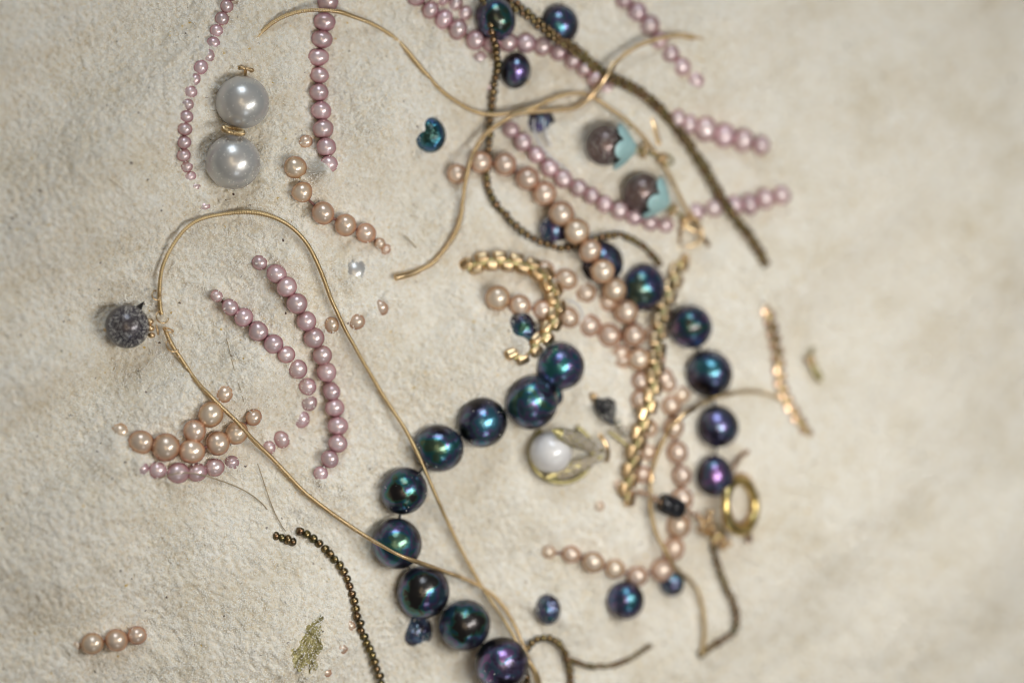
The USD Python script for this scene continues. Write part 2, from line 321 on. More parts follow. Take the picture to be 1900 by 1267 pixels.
strand('mauve_pearl_strand', 'two mauve pearls nearly buried beside the gold cord, right of the peach cluster', 'pearl strand', MV,
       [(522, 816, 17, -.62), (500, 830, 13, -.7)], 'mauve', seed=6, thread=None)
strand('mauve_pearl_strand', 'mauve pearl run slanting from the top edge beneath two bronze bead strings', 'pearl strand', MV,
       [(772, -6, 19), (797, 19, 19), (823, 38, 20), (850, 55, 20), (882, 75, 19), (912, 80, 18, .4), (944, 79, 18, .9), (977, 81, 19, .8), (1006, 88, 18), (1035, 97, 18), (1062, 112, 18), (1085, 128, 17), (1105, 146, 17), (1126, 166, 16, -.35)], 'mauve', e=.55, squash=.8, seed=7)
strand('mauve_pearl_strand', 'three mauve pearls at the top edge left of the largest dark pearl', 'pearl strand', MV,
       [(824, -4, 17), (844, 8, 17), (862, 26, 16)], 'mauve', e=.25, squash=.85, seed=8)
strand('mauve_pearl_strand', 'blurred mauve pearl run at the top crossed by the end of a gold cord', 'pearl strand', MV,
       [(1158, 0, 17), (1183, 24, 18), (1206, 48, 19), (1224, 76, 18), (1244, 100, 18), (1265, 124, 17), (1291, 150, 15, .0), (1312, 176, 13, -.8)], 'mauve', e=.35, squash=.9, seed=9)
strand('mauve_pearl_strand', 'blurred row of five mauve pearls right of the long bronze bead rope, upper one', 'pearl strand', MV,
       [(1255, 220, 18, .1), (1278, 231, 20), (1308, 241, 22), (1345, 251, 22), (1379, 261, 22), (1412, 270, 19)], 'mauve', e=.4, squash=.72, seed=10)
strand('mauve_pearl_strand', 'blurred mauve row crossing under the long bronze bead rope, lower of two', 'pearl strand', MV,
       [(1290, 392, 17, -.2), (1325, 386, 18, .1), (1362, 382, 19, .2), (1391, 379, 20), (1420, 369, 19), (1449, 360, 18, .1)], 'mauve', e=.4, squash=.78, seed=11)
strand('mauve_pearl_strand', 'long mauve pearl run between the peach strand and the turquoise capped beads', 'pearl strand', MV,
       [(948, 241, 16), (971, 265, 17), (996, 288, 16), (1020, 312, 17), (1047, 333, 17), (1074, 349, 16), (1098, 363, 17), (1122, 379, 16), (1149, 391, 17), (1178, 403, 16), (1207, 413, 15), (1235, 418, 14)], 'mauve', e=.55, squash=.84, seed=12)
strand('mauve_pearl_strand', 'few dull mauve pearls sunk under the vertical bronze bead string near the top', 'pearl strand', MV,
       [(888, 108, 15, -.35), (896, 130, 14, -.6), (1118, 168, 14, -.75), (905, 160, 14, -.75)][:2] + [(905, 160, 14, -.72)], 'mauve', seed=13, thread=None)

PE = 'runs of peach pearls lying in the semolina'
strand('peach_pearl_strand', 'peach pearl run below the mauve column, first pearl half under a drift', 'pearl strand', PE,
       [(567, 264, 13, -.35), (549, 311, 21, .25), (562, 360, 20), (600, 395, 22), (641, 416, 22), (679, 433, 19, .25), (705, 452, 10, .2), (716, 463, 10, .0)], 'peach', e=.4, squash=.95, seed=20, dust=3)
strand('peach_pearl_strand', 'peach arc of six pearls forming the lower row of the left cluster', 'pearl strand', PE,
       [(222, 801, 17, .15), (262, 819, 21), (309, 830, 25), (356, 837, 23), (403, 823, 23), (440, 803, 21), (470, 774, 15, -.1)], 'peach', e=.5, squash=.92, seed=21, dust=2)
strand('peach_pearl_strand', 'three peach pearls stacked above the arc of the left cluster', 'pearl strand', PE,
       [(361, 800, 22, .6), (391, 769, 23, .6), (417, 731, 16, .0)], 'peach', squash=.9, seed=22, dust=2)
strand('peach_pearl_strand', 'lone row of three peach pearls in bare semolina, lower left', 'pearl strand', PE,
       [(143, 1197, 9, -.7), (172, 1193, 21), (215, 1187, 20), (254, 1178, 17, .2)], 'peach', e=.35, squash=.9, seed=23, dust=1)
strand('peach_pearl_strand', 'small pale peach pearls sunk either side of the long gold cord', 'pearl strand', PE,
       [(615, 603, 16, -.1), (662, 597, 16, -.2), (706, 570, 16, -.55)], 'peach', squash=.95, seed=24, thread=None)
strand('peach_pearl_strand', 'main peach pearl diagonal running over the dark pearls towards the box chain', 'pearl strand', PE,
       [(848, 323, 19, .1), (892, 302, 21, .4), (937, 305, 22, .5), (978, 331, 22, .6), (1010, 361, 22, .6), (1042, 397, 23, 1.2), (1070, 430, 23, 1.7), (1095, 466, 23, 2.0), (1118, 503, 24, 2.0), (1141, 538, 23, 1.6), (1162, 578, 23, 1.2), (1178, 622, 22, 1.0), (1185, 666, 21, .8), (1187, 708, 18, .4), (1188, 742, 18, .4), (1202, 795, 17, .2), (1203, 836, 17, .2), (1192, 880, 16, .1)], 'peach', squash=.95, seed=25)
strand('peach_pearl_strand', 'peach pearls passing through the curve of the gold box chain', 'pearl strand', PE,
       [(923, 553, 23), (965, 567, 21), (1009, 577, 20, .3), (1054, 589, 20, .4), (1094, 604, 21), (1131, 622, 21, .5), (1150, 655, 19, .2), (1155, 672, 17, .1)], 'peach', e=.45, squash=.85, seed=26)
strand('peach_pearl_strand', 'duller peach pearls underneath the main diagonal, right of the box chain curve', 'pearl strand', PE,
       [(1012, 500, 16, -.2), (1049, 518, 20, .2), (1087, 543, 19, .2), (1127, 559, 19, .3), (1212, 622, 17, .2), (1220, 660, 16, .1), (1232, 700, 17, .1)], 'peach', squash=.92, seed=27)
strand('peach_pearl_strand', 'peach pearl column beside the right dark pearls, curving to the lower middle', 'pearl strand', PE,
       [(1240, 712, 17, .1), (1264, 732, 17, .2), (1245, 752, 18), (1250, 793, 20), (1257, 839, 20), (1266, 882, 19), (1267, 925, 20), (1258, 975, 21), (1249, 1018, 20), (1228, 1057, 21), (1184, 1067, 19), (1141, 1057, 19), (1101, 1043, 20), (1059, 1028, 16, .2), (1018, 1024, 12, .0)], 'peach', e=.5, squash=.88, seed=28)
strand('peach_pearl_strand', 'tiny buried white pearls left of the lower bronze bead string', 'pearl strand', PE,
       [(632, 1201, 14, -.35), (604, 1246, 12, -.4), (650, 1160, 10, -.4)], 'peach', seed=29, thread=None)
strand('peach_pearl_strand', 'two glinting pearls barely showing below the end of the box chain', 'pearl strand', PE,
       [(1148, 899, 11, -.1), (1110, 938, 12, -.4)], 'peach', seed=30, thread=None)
strand('buried_pearl', 'pale grey pearl nearly covered by semolina inside the gold loop', 'pearl', None, [(655, 507, 30, -.78)], 'silver', seed=31, thread=None)

DK = 'large iridescent dark pearls strung together'
strand('dark_pearl_necklace', 'arc of nine large peacock dark pearls curving down to the bottom edge', 'necklace', DK,
       [(1040, 676, 43, .5), (988, 746, 46), (895, 784, 47), (815, 833, 46), (748, 911, 47), (735, 1007, 46), (784, 1098, 48), (862, 1160, 47), (931, 1234, 50)], 'dark', e=.45, squash=.97, k=4, lumps=.05, seed=40, dust=4, thread='black')
strand('dark_pearl_necklace', 'right hand column of dark pearls between the box chain and the gold ring clasp', 'necklace', DK,
       [(1030, 425, 32, -.1), (1115, 486, 43, -.1), (1198, 534, 42), (1281, 606, 40), (1317, 693, 42), (1331, 789, 40), (1325, 881, 34)], 'dark', e=.45, squash=.98, k=4, lumps=.08, seed=44, thread='black')
DL = 'single dark pearls sunk in the semolina'
for i, (px, py, rp, ee, lab, dd) in enumerate([
    (797, 253, 30, -.15, 'teal dark pearl alone in semolina left of the gold cord crossing', 16), (805, 161, 28, -.78, 'dark pearl almost hidden under the upper gold cord', 20),
    (918, 36, 42, .35, 'largest dark pearl behind the vertical bronze bead string at the top', 3), (1039, 45, 34, .3, 'blue green dark pearl touching the bronze rope at the top', 3),
    (955, 131, 34, .15, 'dark pearl with green glint right of the vertical bronze bead string', 5), (1002, 224, 30, -.45, 'dark pearl sunk under the two white nylon threads', 8),
    (1015, 1131, 29, .0, 'dusty dark pearl lying alone above the bottom bronze bead loop', 10), (1159, 1114, 36, .3, 'dark pearl just below the lower peach pearls', 3),
    (1246, 1079, 24, .1, 'small dark blue pearl peeping out at the bend of the peach strand', 2), (774, 1166, 33, -.5, 'purple glinting dark pearl half buried beside the lower necklace pearls', 18),
    (968, 612, 32, -.3, 'semolina covered dark pearl inside the curve of the box chain', 14)]):
    strand('dark_pearl', lab, 'pearl', DL, [(px, py, rp, ee)], 'teal' if i == 0 else 'dark' if ee > .1 else 'rough_dark', k=4, lumps=.16 if i == 0 else .09, seed=50 + i, thread=None, dust=dd, squash=.92)
strand('spacer_pearl', 'small dark spacer pearl between the top two pearls of the left arc', 'pearl', None, [(1027, 733, 20, .5)], 'dark', seed=70, thread=None)

# two silver pearls on a gold rope spacer
def ring(c, axis, r, tube, n=40, sides=10, ridges=0, depth=0.15, arc=(0, 2 * np.pi), squash=(1, 1)):
    a = np.linspace(*arc, n)
    F = frame(axis)
    p = np.asarray(c) + r * (squash[0] * np.cos(a)[:, None] * F[1] + squash[1] * np.sin(a)[:, None] * F[2])
    closed = abs(arc[1] - arc[0] - 2 * np.pi) < 1e-6
    rad = tube * (1 + depth * np.cos(ridges * a)) if ridges else np.full(n, tube)
    b = np.arange(sides) * 2 * np.pi / sides
    out = (p - np.asarray(c)) / np.linalg.norm(p - np.asarray(c), axis=1, keepdims=True)
    v = p[:, None] + rad[:, None, None] * (np.cos(b)[None, :, None] * out[:, None] + np.sin(b)[None, :, None] * F[0][None, None])
    i, j = np.meshgrid(np.arange(n - 1), np.arange(sides), indexing='ij')
    q = np.stack([i * sides + j, i * sides + (j + 1) % sides, (i + 1) * sides + (j + 1) % sides, (i + 1) * sides + j], -1).reshape(-1, 4)
    f = np.vstack([q[:, [0, 1, 2]], q[:, [0, 2, 3]]])
    if not closed:
        f = np.vstack([f, [[0, k + 1, k] for k in range(1, sides - 1)], [[(n - 1) * sides, (n - 1) * sides + k, (n - 1) * sides + k + 1] for k in range(1, sides - 1)]])
    m = trimesh.Trimesh(v.reshape(-1, 3), f, process=False)
    if np.einsum('ij,ij->i', m.face_normals[:1], (m.triangles_center[:1] - p[0]))[0] < 0:
        m = trimesh.Trimesh(m.vertices, m.faces[:, ::-1], process=False)
    return m

u = mpp(440, 240)
A, B = place(450, 190, .35 * 50 * u), place(432, 301, .4 * 51 * u)
t = Thing('silver_pearl_drop', 'two big silver grey pearls joined by a gold rope spacer', 'earring', (A + B) / 2 * [1, 1, 0])
ax = B - A
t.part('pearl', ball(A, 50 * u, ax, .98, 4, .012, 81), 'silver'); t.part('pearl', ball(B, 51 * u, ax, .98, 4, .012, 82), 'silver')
sp = place(433, 243, .0044)
t.part('rope_spacer', ring(sp, ax + [0.0002, 0, -0.004], 18 * u, 4.2 * u, 120, 8, 26, .25), 'cord')
cp = place(456, 129, .0001)
t.part('rope_cap', ring(cp, ax, 12 * u, 3.2 * u, 80, 8, 18, .25), 'gold')
t.part('pin', sweep(np.array([cp, A, B]), .0003, 6), 'gold')
for c in (A, B):
    stamp(CARVE, c[0], c[1], 52 * u, -.0022); DUST.append((c, 51 * u, 60 if c is A else 150))

# ================================================================ bronze seed bead strings
def seed_bead(c, axis, r, w, seed):
    """A small rounded drum with flattened sides and sunken ends, as on a rope of cut seed beads."""
    rr = np.random.default_rng(seed)
    prof = np.array([(-.50, .25), (-.47, .60), (-.30, .90), (0, 1.0), (.30, .90), (.47, .60), (.50, .25)])
    n = 10
    a = np.arange(n) * 2 * np.pi / n + rr.uniform(0, 6)
    k = 1 + .07 * rr.standard_normal(n)
    F = frame(np.asarray(axis) + .25 * np.linalg.norm(axis) * rr.standard_normal(3))
    v = (prof[:, 0, None, None] * w * F[0] + prof[:, 1, None, None] * r * (1 + .06 * rr.standard_normal()) * k[None, :, None] * (np.cos(a)[None, :, None] * F[1] + np.sin(a)[None, :, None] * F[2])).reshape(-1, 3)
    m = len(prof)
    i, j = np.meshgrid(np.arange(m - 1), np.arange(n), indexing='ij')
    q = np.stack([i * n + j, i * n + (j + 1) % n, (i + 1) * n + (j + 1) % n, (i + 1) * n + j], -1).reshape(-1, 4)
    f = np.vstack([q[:, [0, 1, 2]], q[:, [0, 2, 3]], [[0, k + 1, k] for k in range(1, n - 1)], [[(m - 1) * n, (m - 1) * n + k, (m - 1) * n + k + 1] for k in range(1, n - 1)]])
    mesh = trimesh.Trimesh(v + c, f, process=False)
    if mesh.volume < 0: mesh = trimesh.Trimesh(mesh.vertices, mesh.faces[:, ::-1], process=False)
    return mesh
BR = 'strings of tiny bronze glass beads'
def beadstring(label, ctrl, r=7.5, pitch=12.0, seed=0, double=False):
    px, py = ctrl[len(ctrl) // 2][:2]
    u = mpp(px, py)
    P, L = curve([(c[0], c[1], c[2] if len(c) > 2 else .5) for c in ctrl], step=pitch * u)
    t = Thing('bronze_bead_string', label, 'bead string', P.mean(0) * [1, 1, 0], BR)
    T = np.gradient(P, axis=0)
    rr = np.random.default_rng(seed + 900)
    for i in range(len(P)):
        side = np.cross(T[i], [0, 0, 1.0]); side /= np.linalg.norm(side)
        for s in ((-1, 1) if double else (0,)):
            c = P[i] + side * (s * r * .68 * u + rr.normal(0, .6) * u) + (np.array([0, 0, r * .5 * u]) if s == (-1) ** i else 0) + (T[i] * .5 if s > 0 else 0)
            t.part('bead', seed_bead(c, T[i], r * u, pitch * u * .92, seed * 1000 + i * 2 + s), 'bronze', smooth=50)
        if P[i][2] > h0(P[i][0], P[i][1]) - .0002:
            stamp(CARVE, P[i][0], P[i][1], r * 1.6 * u, -.5 * r * u)
    t.part('thread', sweep(P, .00022, 5), 'silk')
beadstring('bronze bead string curving down through the lower left of the necklace arc', [(556, 986, -.1), (575, 995, .3), (600, 1015), (628, 1045), (648, 1085), (658, 1120), (668, 1160), (682, 1195), (697, 1235), (714, 1280)], 8.5, 14.5, 1)
beadstring('short dusty bronze bead stub left of the lower left bead string', [(512, 994, -.2), (527, 999, .15), (543, 1005, .0)], 8.5, 13, 2)
beadstring('vertical bronze bead string from the top edge, swinging under the peach pearls', [(888, -10, 2.5), (905, 25, 4.4), (913, 60, 4.6), (921, 95, 3.2), (923, 130, 1.8), (917, 165, 1.2), (911, 205, .8), (909, 245, .7), (907, 285, .7), (904, 330, .7), (913, 365, .7), (937, 398, .8), (968, 428, .9), (1003, 449, 1.0), (1045, 460, 1.4), (1080, 452, 2.0), (1112, 441, 2.4), (1150, 437, 2.0), (1184, 450, 1.5), (1208, 470, 1.0), (1222, 488, .3)], 7.8, 13.6, 3)
beadstring('long bronze bead rope sweeping from the top edge to the right', [(925, -12, 1.6), (965, 18, 1.8), (1000, 45, 3.0), (1030, 70, 4.0), (1065, 92, 2.4), (1105, 125, 1.8), (1150, 152, 1.2), (1190, 174, .8), (1228, 208, .8), (1262, 248, .8), (1292, 290, .8), (1318, 332, .9), (1345, 378, 1.6), (1372, 415, .8), (1395, 445, .4), (1410, 470, -.1), (1418, 490, -.7)], 6.7, 12.2, 4, double=True)
beadstring('blurred bronze bead string below the gold ring clasp', [(1322, 1005, .4), (1330, 1040), (1342, 1075), (1358, 1110), (1368, 1145), (1362, 1170), (1340, 1187), (1318, 1200, .2), (1300, 1212, -.5)], 7.5, 12.5, 5)
beadstring('looped bronze bead string at the bottom edge right of the last dark pearl', [(973, 1212, .6), (985, 1193, .7), (1008, 1183, .8), (1032, 1190, .8), (1047, 1210, .7), (1057, 1240, .6), (1060, 1280, .6)], 8.0, 12.5, 6)
beadstring('thin trail of bronze beads sinking into the semolina, right of the bottom loop', [(1062, 1225, .2), (1090, 1234, .1), (1120, 1236, .0), (1150, 1230, -.1), (1180, 1215, -.25), (1205, 1198, -.5)], 6.0, 10, 7)
beadstring('bronze beads tucked against the last dark pearl at the bottom edge', [(962, 1210, .8), (973, 1235, .7), (978, 1280, .7)], 8.0, 13, 8)

# ================================================================ gold cords
GC = 'thin gold wire wrapped cords'
CORDS = []
def cord(label, ctrl, r=3.8, pitch=4.4, seed=0, ends=()):
    u = mpp(*ctrl[len(ctrl) // 2][:2])
    P, L = curve(ctrl, step=pitch * u / 4)
    n = len(P)
    rr = np.random.default_rng(seed + 77)
    rad = r * u * (1 + .13 * np.cos(np.arange(n) * np.pi / 2)) * (1 + .10 * np.interp(np.arange(n), np.linspace(0, n, 24), rr.standard_normal(24)))
    kink = np.stack([np.interp(np.arange(n), np.linspace(0, n, 30), rr.standard_normal(30)) for _ in range(2)], 1)
    P[:, :2] += ndimage.gaussian_filter1d(kink, 14, axis=0) * 1.6 * u
    P[:, 2] += .00008 * np.interp(np.arange(n), np.linspace(0, n, 60), rr.standard_normal(60))
    t = Thing('wire_necklace', label, 'necklace', P.mean(0) * [1, 1, 0], GC)
    t.part('wrapped_wire', sweep(P, rad, 9), 'cord', smooth=True)
    CORDS.append(P[R.random(n) < .10] + R.normal(0, 3 * u, 3) * [1, 1, 0] + [0, 0, r * u])
    for a, b in ends:
        k0, k1 = int(a * (n - 1)), int(b * (n - 1))
        seg = P[k0:k1:3]
        t.part('crimp_tube', sweep(seg, r * u * 1.32, 14), 'gold', smooth=50)
    for i in range(0, n, 6):
        if P[i][2] - h0(P[i][0], P[i][1]) < .0009: stamp(CARVE, P[i][0], P[i][1], 9 * u, -.00035)
cord('gold cord from beside the silver pearls, dipping to the crossing and the turquoise beads', [(468, 90, -.4), (478, 70, .1), (500, 47, .4), (530, 30, .8), (566, 21, 1.8), (606, 21, 3.6), (650, 28, 2.4), (695, 48, 1.4), (740, 79, 1.2), (777, 120, 1.0), (812, 160, 1.1), (850, 190, 1.2), (890, 208, 2.4), (925, 214, 3.2), (965, 208, 2.6), (1005, 194, 1.8), (1045, 178, 1.6), (1085, 178, 1.8), (1125, 197, 1.8), (1165, 225, 1.6), (1200, 265, 1.6), (1230, 305, 1.6), (1252, 345, 1.6), (1272, 385, 1.8), (1298, 412, 1.2)], seed=1)
cord('gold cord with bright tube end beside the box chain, looping to the upper right', [(735, 517, .5), (765, 508, .6), (800, 489, .7), (833, 452, .9), (853, 408, 1.2), (860, 360, 2.2), (867, 318, 3.8), (882, 275, 2.6), (907, 243, 2.6), (943, 219, 4.0), (985, 207, 2.4), (1030, 206, 1.6), (1070, 200, 1.6), (1105, 168, 2.6), (1130, 133, 3.8), (1163, 99, 3.0), (1205, 78, 3.6), (1245, 68, 2.0), (1280, 70, .8), (1312, 78, .0)], r=4.5, seed=2, ends=((0.0, .055), (.665, .765)))
cord('long gold loop rising from the dusty pendant and running down to the bottom edge', [(297, 585, .4), (293, 545, .2), (300, 500, .5), (318, 458, .6), (350, 420, .7), (395, 400, .9), (440, 395, 1.0), (490, 400, 1.0), (535, 420, .9), (570, 455, .7), (593, 500, .7), (612, 545, .9), (632, 590, 1.8), (662, 650, 1.2), (700, 715, 1.2), (740, 780, 1.8), (775, 843, 3.6), (800, 900, 4.6), (832, 970, 2.0), (868, 1045, 1.2), (905, 1105, 1.0), (945, 1165, 2.0), (975, 1215, 3.0), (1000, 1275, 1.4)], seed=3)
cord('gold cord from the dusty pendant crossing the dark pearl arc to the bottom edge', [(306, 608, .6), (320, 640, .5), (348, 684, .6), (390, 733, 1.4), (432, 775, 2.6), (470, 818, 1.8), (505, 852, .8), (545, 893, .7), (590, 935, .8), (640, 970, 1.2), (690, 1002, 4.2), (735, 1028, 8.0), (780, 1045, 6.2), (830, 1062, 3.5), (880, 1082, 1.6), (915, 1103, 1.2), (945, 1140, 1.6), (965, 1180, 2.4), (985, 1230, 3.0), (1005, 1280, 1.4)], seed=4)
cord('blurred gold cord hooking round the right dark pearls and the black bead', [(1300, 1216, .0), (1307, 1180, .5), (1308, 1140, .6), (1293, 1095, .7), (1262, 1062, 3.0), (1240, 1032, 4.2), (1220, 992, 2.4), (1208, 945, 1.8), (1208, 895, 1.8), (1218, 850, 2.0), (1233, 810, 3.0), (1262, 775, 4.4), (1300, 750, 3.2), (1345, 733, 2.2), (1390, 727, 1.2), (1430, 732, .7), (1460, 748, .5), (1484, 775, .3), (1500, 810, -.4)], r=4.0, seed=5, ends=((.445, .462), (.555, .64)))

# ================================================================ gold box chains
def box_link(L, W, H):
    s = m3.Manifold.sphere(1, 10)
    r = min(W, H) * .34
    m = m3.Manifold.batch_hull([s.scale((r, r, r)).translate((x * (L / 2 - r), y * (W / 2 - r), z * (H / 2 - r))) for x in (-1, 1) for y in (-1, 1) for z in (-1, 1)])
    m = m - m3.Manifold.cube((L * 2, W * .36, H * .36), True)
    mm = m.to_mesh()
    return np.array(mm.vert_properties[:, :3]), np.array(mm.tri_verts)
def boxchain(label, ctrl, W=20, L=26.0, mat='gold', seed=0, gap=8.0, pitch=31.0):
    u = mpp(*ctrl[len(ctrl) // 2][:2])
    P, Lc = curve(ctrl, step=pitch * .5 * u)
    t = Thing('box_chain', label, 'chain', P.mean(0) * [1, 1, 0], 'gold box link chains')
    T = np.gradient(P, axis=0)
    t.part('inner_links', sweep(P, W * .42 * u * (1 + .2 * np.cos(np.arange(len(P)) * np.pi)), 8), 'old_gold')
    lv, lf = box_link(L * u, W * u, W * u * .95)
    rr = np.random.default_rng(seed)
    for i in range(len(P)):
        F = frame(T[i])
        s = 1 if i % 2 else -1
        v = lv * [1, s, 1]
        ff = lf if s > 0 else lf[:, ::-1]
        ang = s * .35 + rr.normal(0, .06)
        v = v @ np.array([[1, 0, 0], [0, math.cos(ang), -math.sin(ang)], [0, math.sin(ang), math.cos(ang)]]).T
        t.part('link', (v @ F + P[i] + F[1] * s * gap * u, ff), mat, smooth=35)
        stamp(CARVE, P[i][0], P[i][1], W * 1.2 * u, -.0005)
boxchain('gold box chain bent into a half circle round peach pearls', [(868, 497, -.9), (890, 488, .2), (915, 484, .9), (945, 486, 1.3), (978, 493, 1.5), (1005, 508, 1.6), (1024, 535, 1.7), (1032, 570, 1.9), (1022, 605, 2.2), (1002, 633, 1.6), (978, 652, 1.0), (952, 664, .5)], seed=1)
boxchain('gold box chain running down beside the main peach pearl diagonal', [(1262, 488, .0), (1254, 512, 1.0), (1243, 540, 2.2), (1231, 575, 2.8), (1224, 612, 2.8), (1219, 655, 2.8), (1214, 700, 2.6), (1206, 745, 2.6), (1193, 785, 2.4), (1181, 825, 2.0), (1172, 865, 1.6), (1164, 905, .9), (1162, 925, .3)], W=18, L=28, pitch=36, gap=7.4, seed=2)
boxchain('rose gold box chain fading into semolina at the right', [(1418, 565, -.9), (1427, 590, .0), (1435, 620, .4), (1442, 655, .5), (1446, 690, .4), (1452, 725, .3), (1466, 755, .1), (1484, 785, -.3), (1496, 805, -.7)], W=13, L=18, mat='rose', seed=3, gap=6, pitch=24)

# ================================================================ dusty pendant on the long gold loop
u = mpp(235, 605)
c = place(236, 606, .45 * 40 * u)
t = Thing('dusty_pendant', 'charcoal pearl pendant powdered with semolina, gold cap and wire loops', 'pendant', c * [1, 1, 0])
t.part('pearl', ball(c, 41 * u, (1, 0, 0), 1.0, 4, .02, 91), 'dusty')
DUST.append((c, 41 * u, 420)); stamp(CARVE, c[0], c[1], 44 * u, -.0016)
for k, (px, py, rp) in enumerate([(278, 597, 7.5), (279, 609, 8), (281, 622, 7)]):
    q = place(px, py, .0022 - .0003 * k)
    t.part('gold_bead', ball(q, rp * u, (0, 1, 0), .8, 2, .02, k), 'gold')
q = place(196, 612, .0016); t.part('pin_head', ball(q, 4 * u, k=2), 'gold')
for px, py, rp, ax_, arc in [(292, 612, 9, (1, .2, .3), (0, 6.2832)), (301, 588, 12, (.2, .3, 1), (.4, 4.6)), (312, 612, 10, (.3, 1, .4), (0, 6.2832)), (321, 640, 13, (.1, .3, 1), (1.0, 4.0)), (290, 548, 9, (.3, .2, 1), (0, 5.5))]:
    t.part('wire_loop', ring(place(px, py, .0010), ax_, rp * u, 1.7 * u, 30, 7, arc=arc), 'gold')
cone = trimesh.creation.cone(radius=13 * u, height=34 * u, sections=9)
F = frame((.55, .75, .25))
cone.apply_transform(np.vstack([np.column_stack([F[1], F[2], F[0], place(247, 585, .0004)]), [0, 0, 0, 1]]))
t.part('black_tip', cone, 'black', smooth=40)

# ================================================================ dark beads with turquoise flower caps
def flower_cap(c, axis, r, petals=6, roll=0.0):
    F = frame(axis)  # F[0] points from the bead to the closed end of the cap
    nu, nv = 72, 12
    a = np.linspace(0, 2 * np.pi, nu, endpoint=False)
    lob = np.abs(np.cos(petals / 2 * (a + roll)))
    outer, inner = [], []
    for k in range(nv):
        s = k / (nv - 1)
        reach = s * (.52 + .52 * lob ** .5)
        R_ = r * (.18 + .95 * np.sin(np.clip(reach, 0, 1) * 1.45)) * (1 + .05 * s * (lob - .5))
        X = r * .72 * (1 - reach * 1.30) 
        for o, th in ((outer, 0), (inner, -.13 * r)):
            rr_ = R_ + th
            o.append(X[:, None] * F[0] + (rr_ * np.cos(a))[:, None] * F[1] + (rr_ * np.sin(a))[:, None] * F[2])
    rows = outer + inner[::-1]
    v = np.concatenate(rows)
    m = len(rows)
    i, j = np.meshgrid(np.arange(m), np.arange(nu), indexing='ij')
    i2 = (i + 1) % m
    q = np.stack([i * nu + j, i * nu + (j + 1) % nu, i2 * nu + (j + 1) % nu, i2 * nu + j], -1).reshape(-1, 4)
    mesh = trimesh.Trimesh(v + c, np.vstack([q[:, [0, 1, 2]], q[:, [0, 2, 3]]]), process=False)
    if mesh.volume < 0: mesh = trimesh.Trimesh(mesh.vertices, mesh.faces[:, ::-1], process=False)
    return mesh
def capped(label, bead, cap, gold, link, rb, rc, seed, roll, dust):
    u = mpp(*bead)
    C = place(*bead, .55 * rb * u); G = place(*gold, .5 * rb * u); Lk = place(*link, .0016)
    t = Thing('capped_bead', label, 'bead charm', C * [1, 1, 0], 'dark beads under turquoise flower caps')
    ax_ = G - C
    cax = frame(ax_)[0] + np.array([0, 0, .42])
    cax /= np.linalg.norm(cax)
    K = C + cax * .80 * rb * u
    t.part('bead', ball(C, rb * u, ax_, .96, 4, .02, seed), 'brown')
    t.part('flower_cap', flower_cap(K, cax, rc * u, 6, roll), 'turquoise', smooth=60)
    F = frame(ax_)
    for k in range(7):
        a = k * 2 * np.pi / 7
        t.part('gold_bead', ball(G + 9.5 * u * (math.cos(a) * F[1] + math.sin(a) * F[2]), 5.2 * u, k=2), 'gold')
    t.part('eye_pin', sweep(np.array([C, G, (G + Lk) / 2 + [0, 0, .0004], Lk]), .00032, 7), 'old_gold')
    for k in range(3):
        t.part('wire_wrap', ring(Lk + F[0] * (k - 1) * 5 * u, F[0] + .3 * F[1], 8 * u, 2.6 * u, 26, 7), 'gold')
    t.part('eye_loop', ring(Lk + F[0] * 12 * u, F[2] + .6 * F[1], 11 * u, 2.2 * u, 30, 7), 'old_gold')
    DUST.append((C, rb * u, dust)); DUST.append((K, rc * 1.04 * u, 90)); stamp(CARVE, C[0], C[1], rb * u, -.0012)
capped('upper of two dusty dark beads under turquoise flower caps', (1122, 269), (1164, 272), (1194, 281), (1228, 295), 38, 39, 95, .25, 200)
capped('lower of two turquoise capped dark beads, touching the mauve pearls', (1190, 357), (1224, 374), (1248, 390), (1272, 408), 36, 38, 96, .1, 90)
u = mpp(1290, 430)
Hc = place(1288, 432, .0014)
t = Thing('gold_hook', 'gold wire ear hook half sunk right of the lower turquoise capped bead', 'hook', Hc * [1, 1, 0])
P, _ = curve([(1262, 455, .2), (1264, 430, 1.2), (1276, 412, 2.0), (1294, 415, 2.0), (1303, 434, 1.6), (1292, 452, 1.2), (1270, 458, .8)], n=50)
t.part('hook_wire', sweep(P, 3.4 * u, 9), 'gold')
P, _ = curve([(1268, 420, 1.4), (1288, 428, 1.8), (1308, 445, 1.2), (1318, 462, .2)], n=30)
t.part('clip_bar', sweep(P, 4.2 * u, 9, .6), 'gold')
t.part('ball_end', ball(place(1272, 478, .0006), 8 * u, k=2), 'gold')
t = Thing('gold_pin', 'short gold pin poking from the semolina right of the upper turquoise cap', 'pin', place(1212, 235, 0) * [1, 1, 0])
P, _ = curve([(1203, 203, -.3), (1210, 222, .3), (1217, 245, .4), (1224, 268, .3)], n=20)
t.part('pin_shaft', sweep(P, np.linspace(2, 6, 20) * mpp(1210, 235), 8, .5), 'cord')

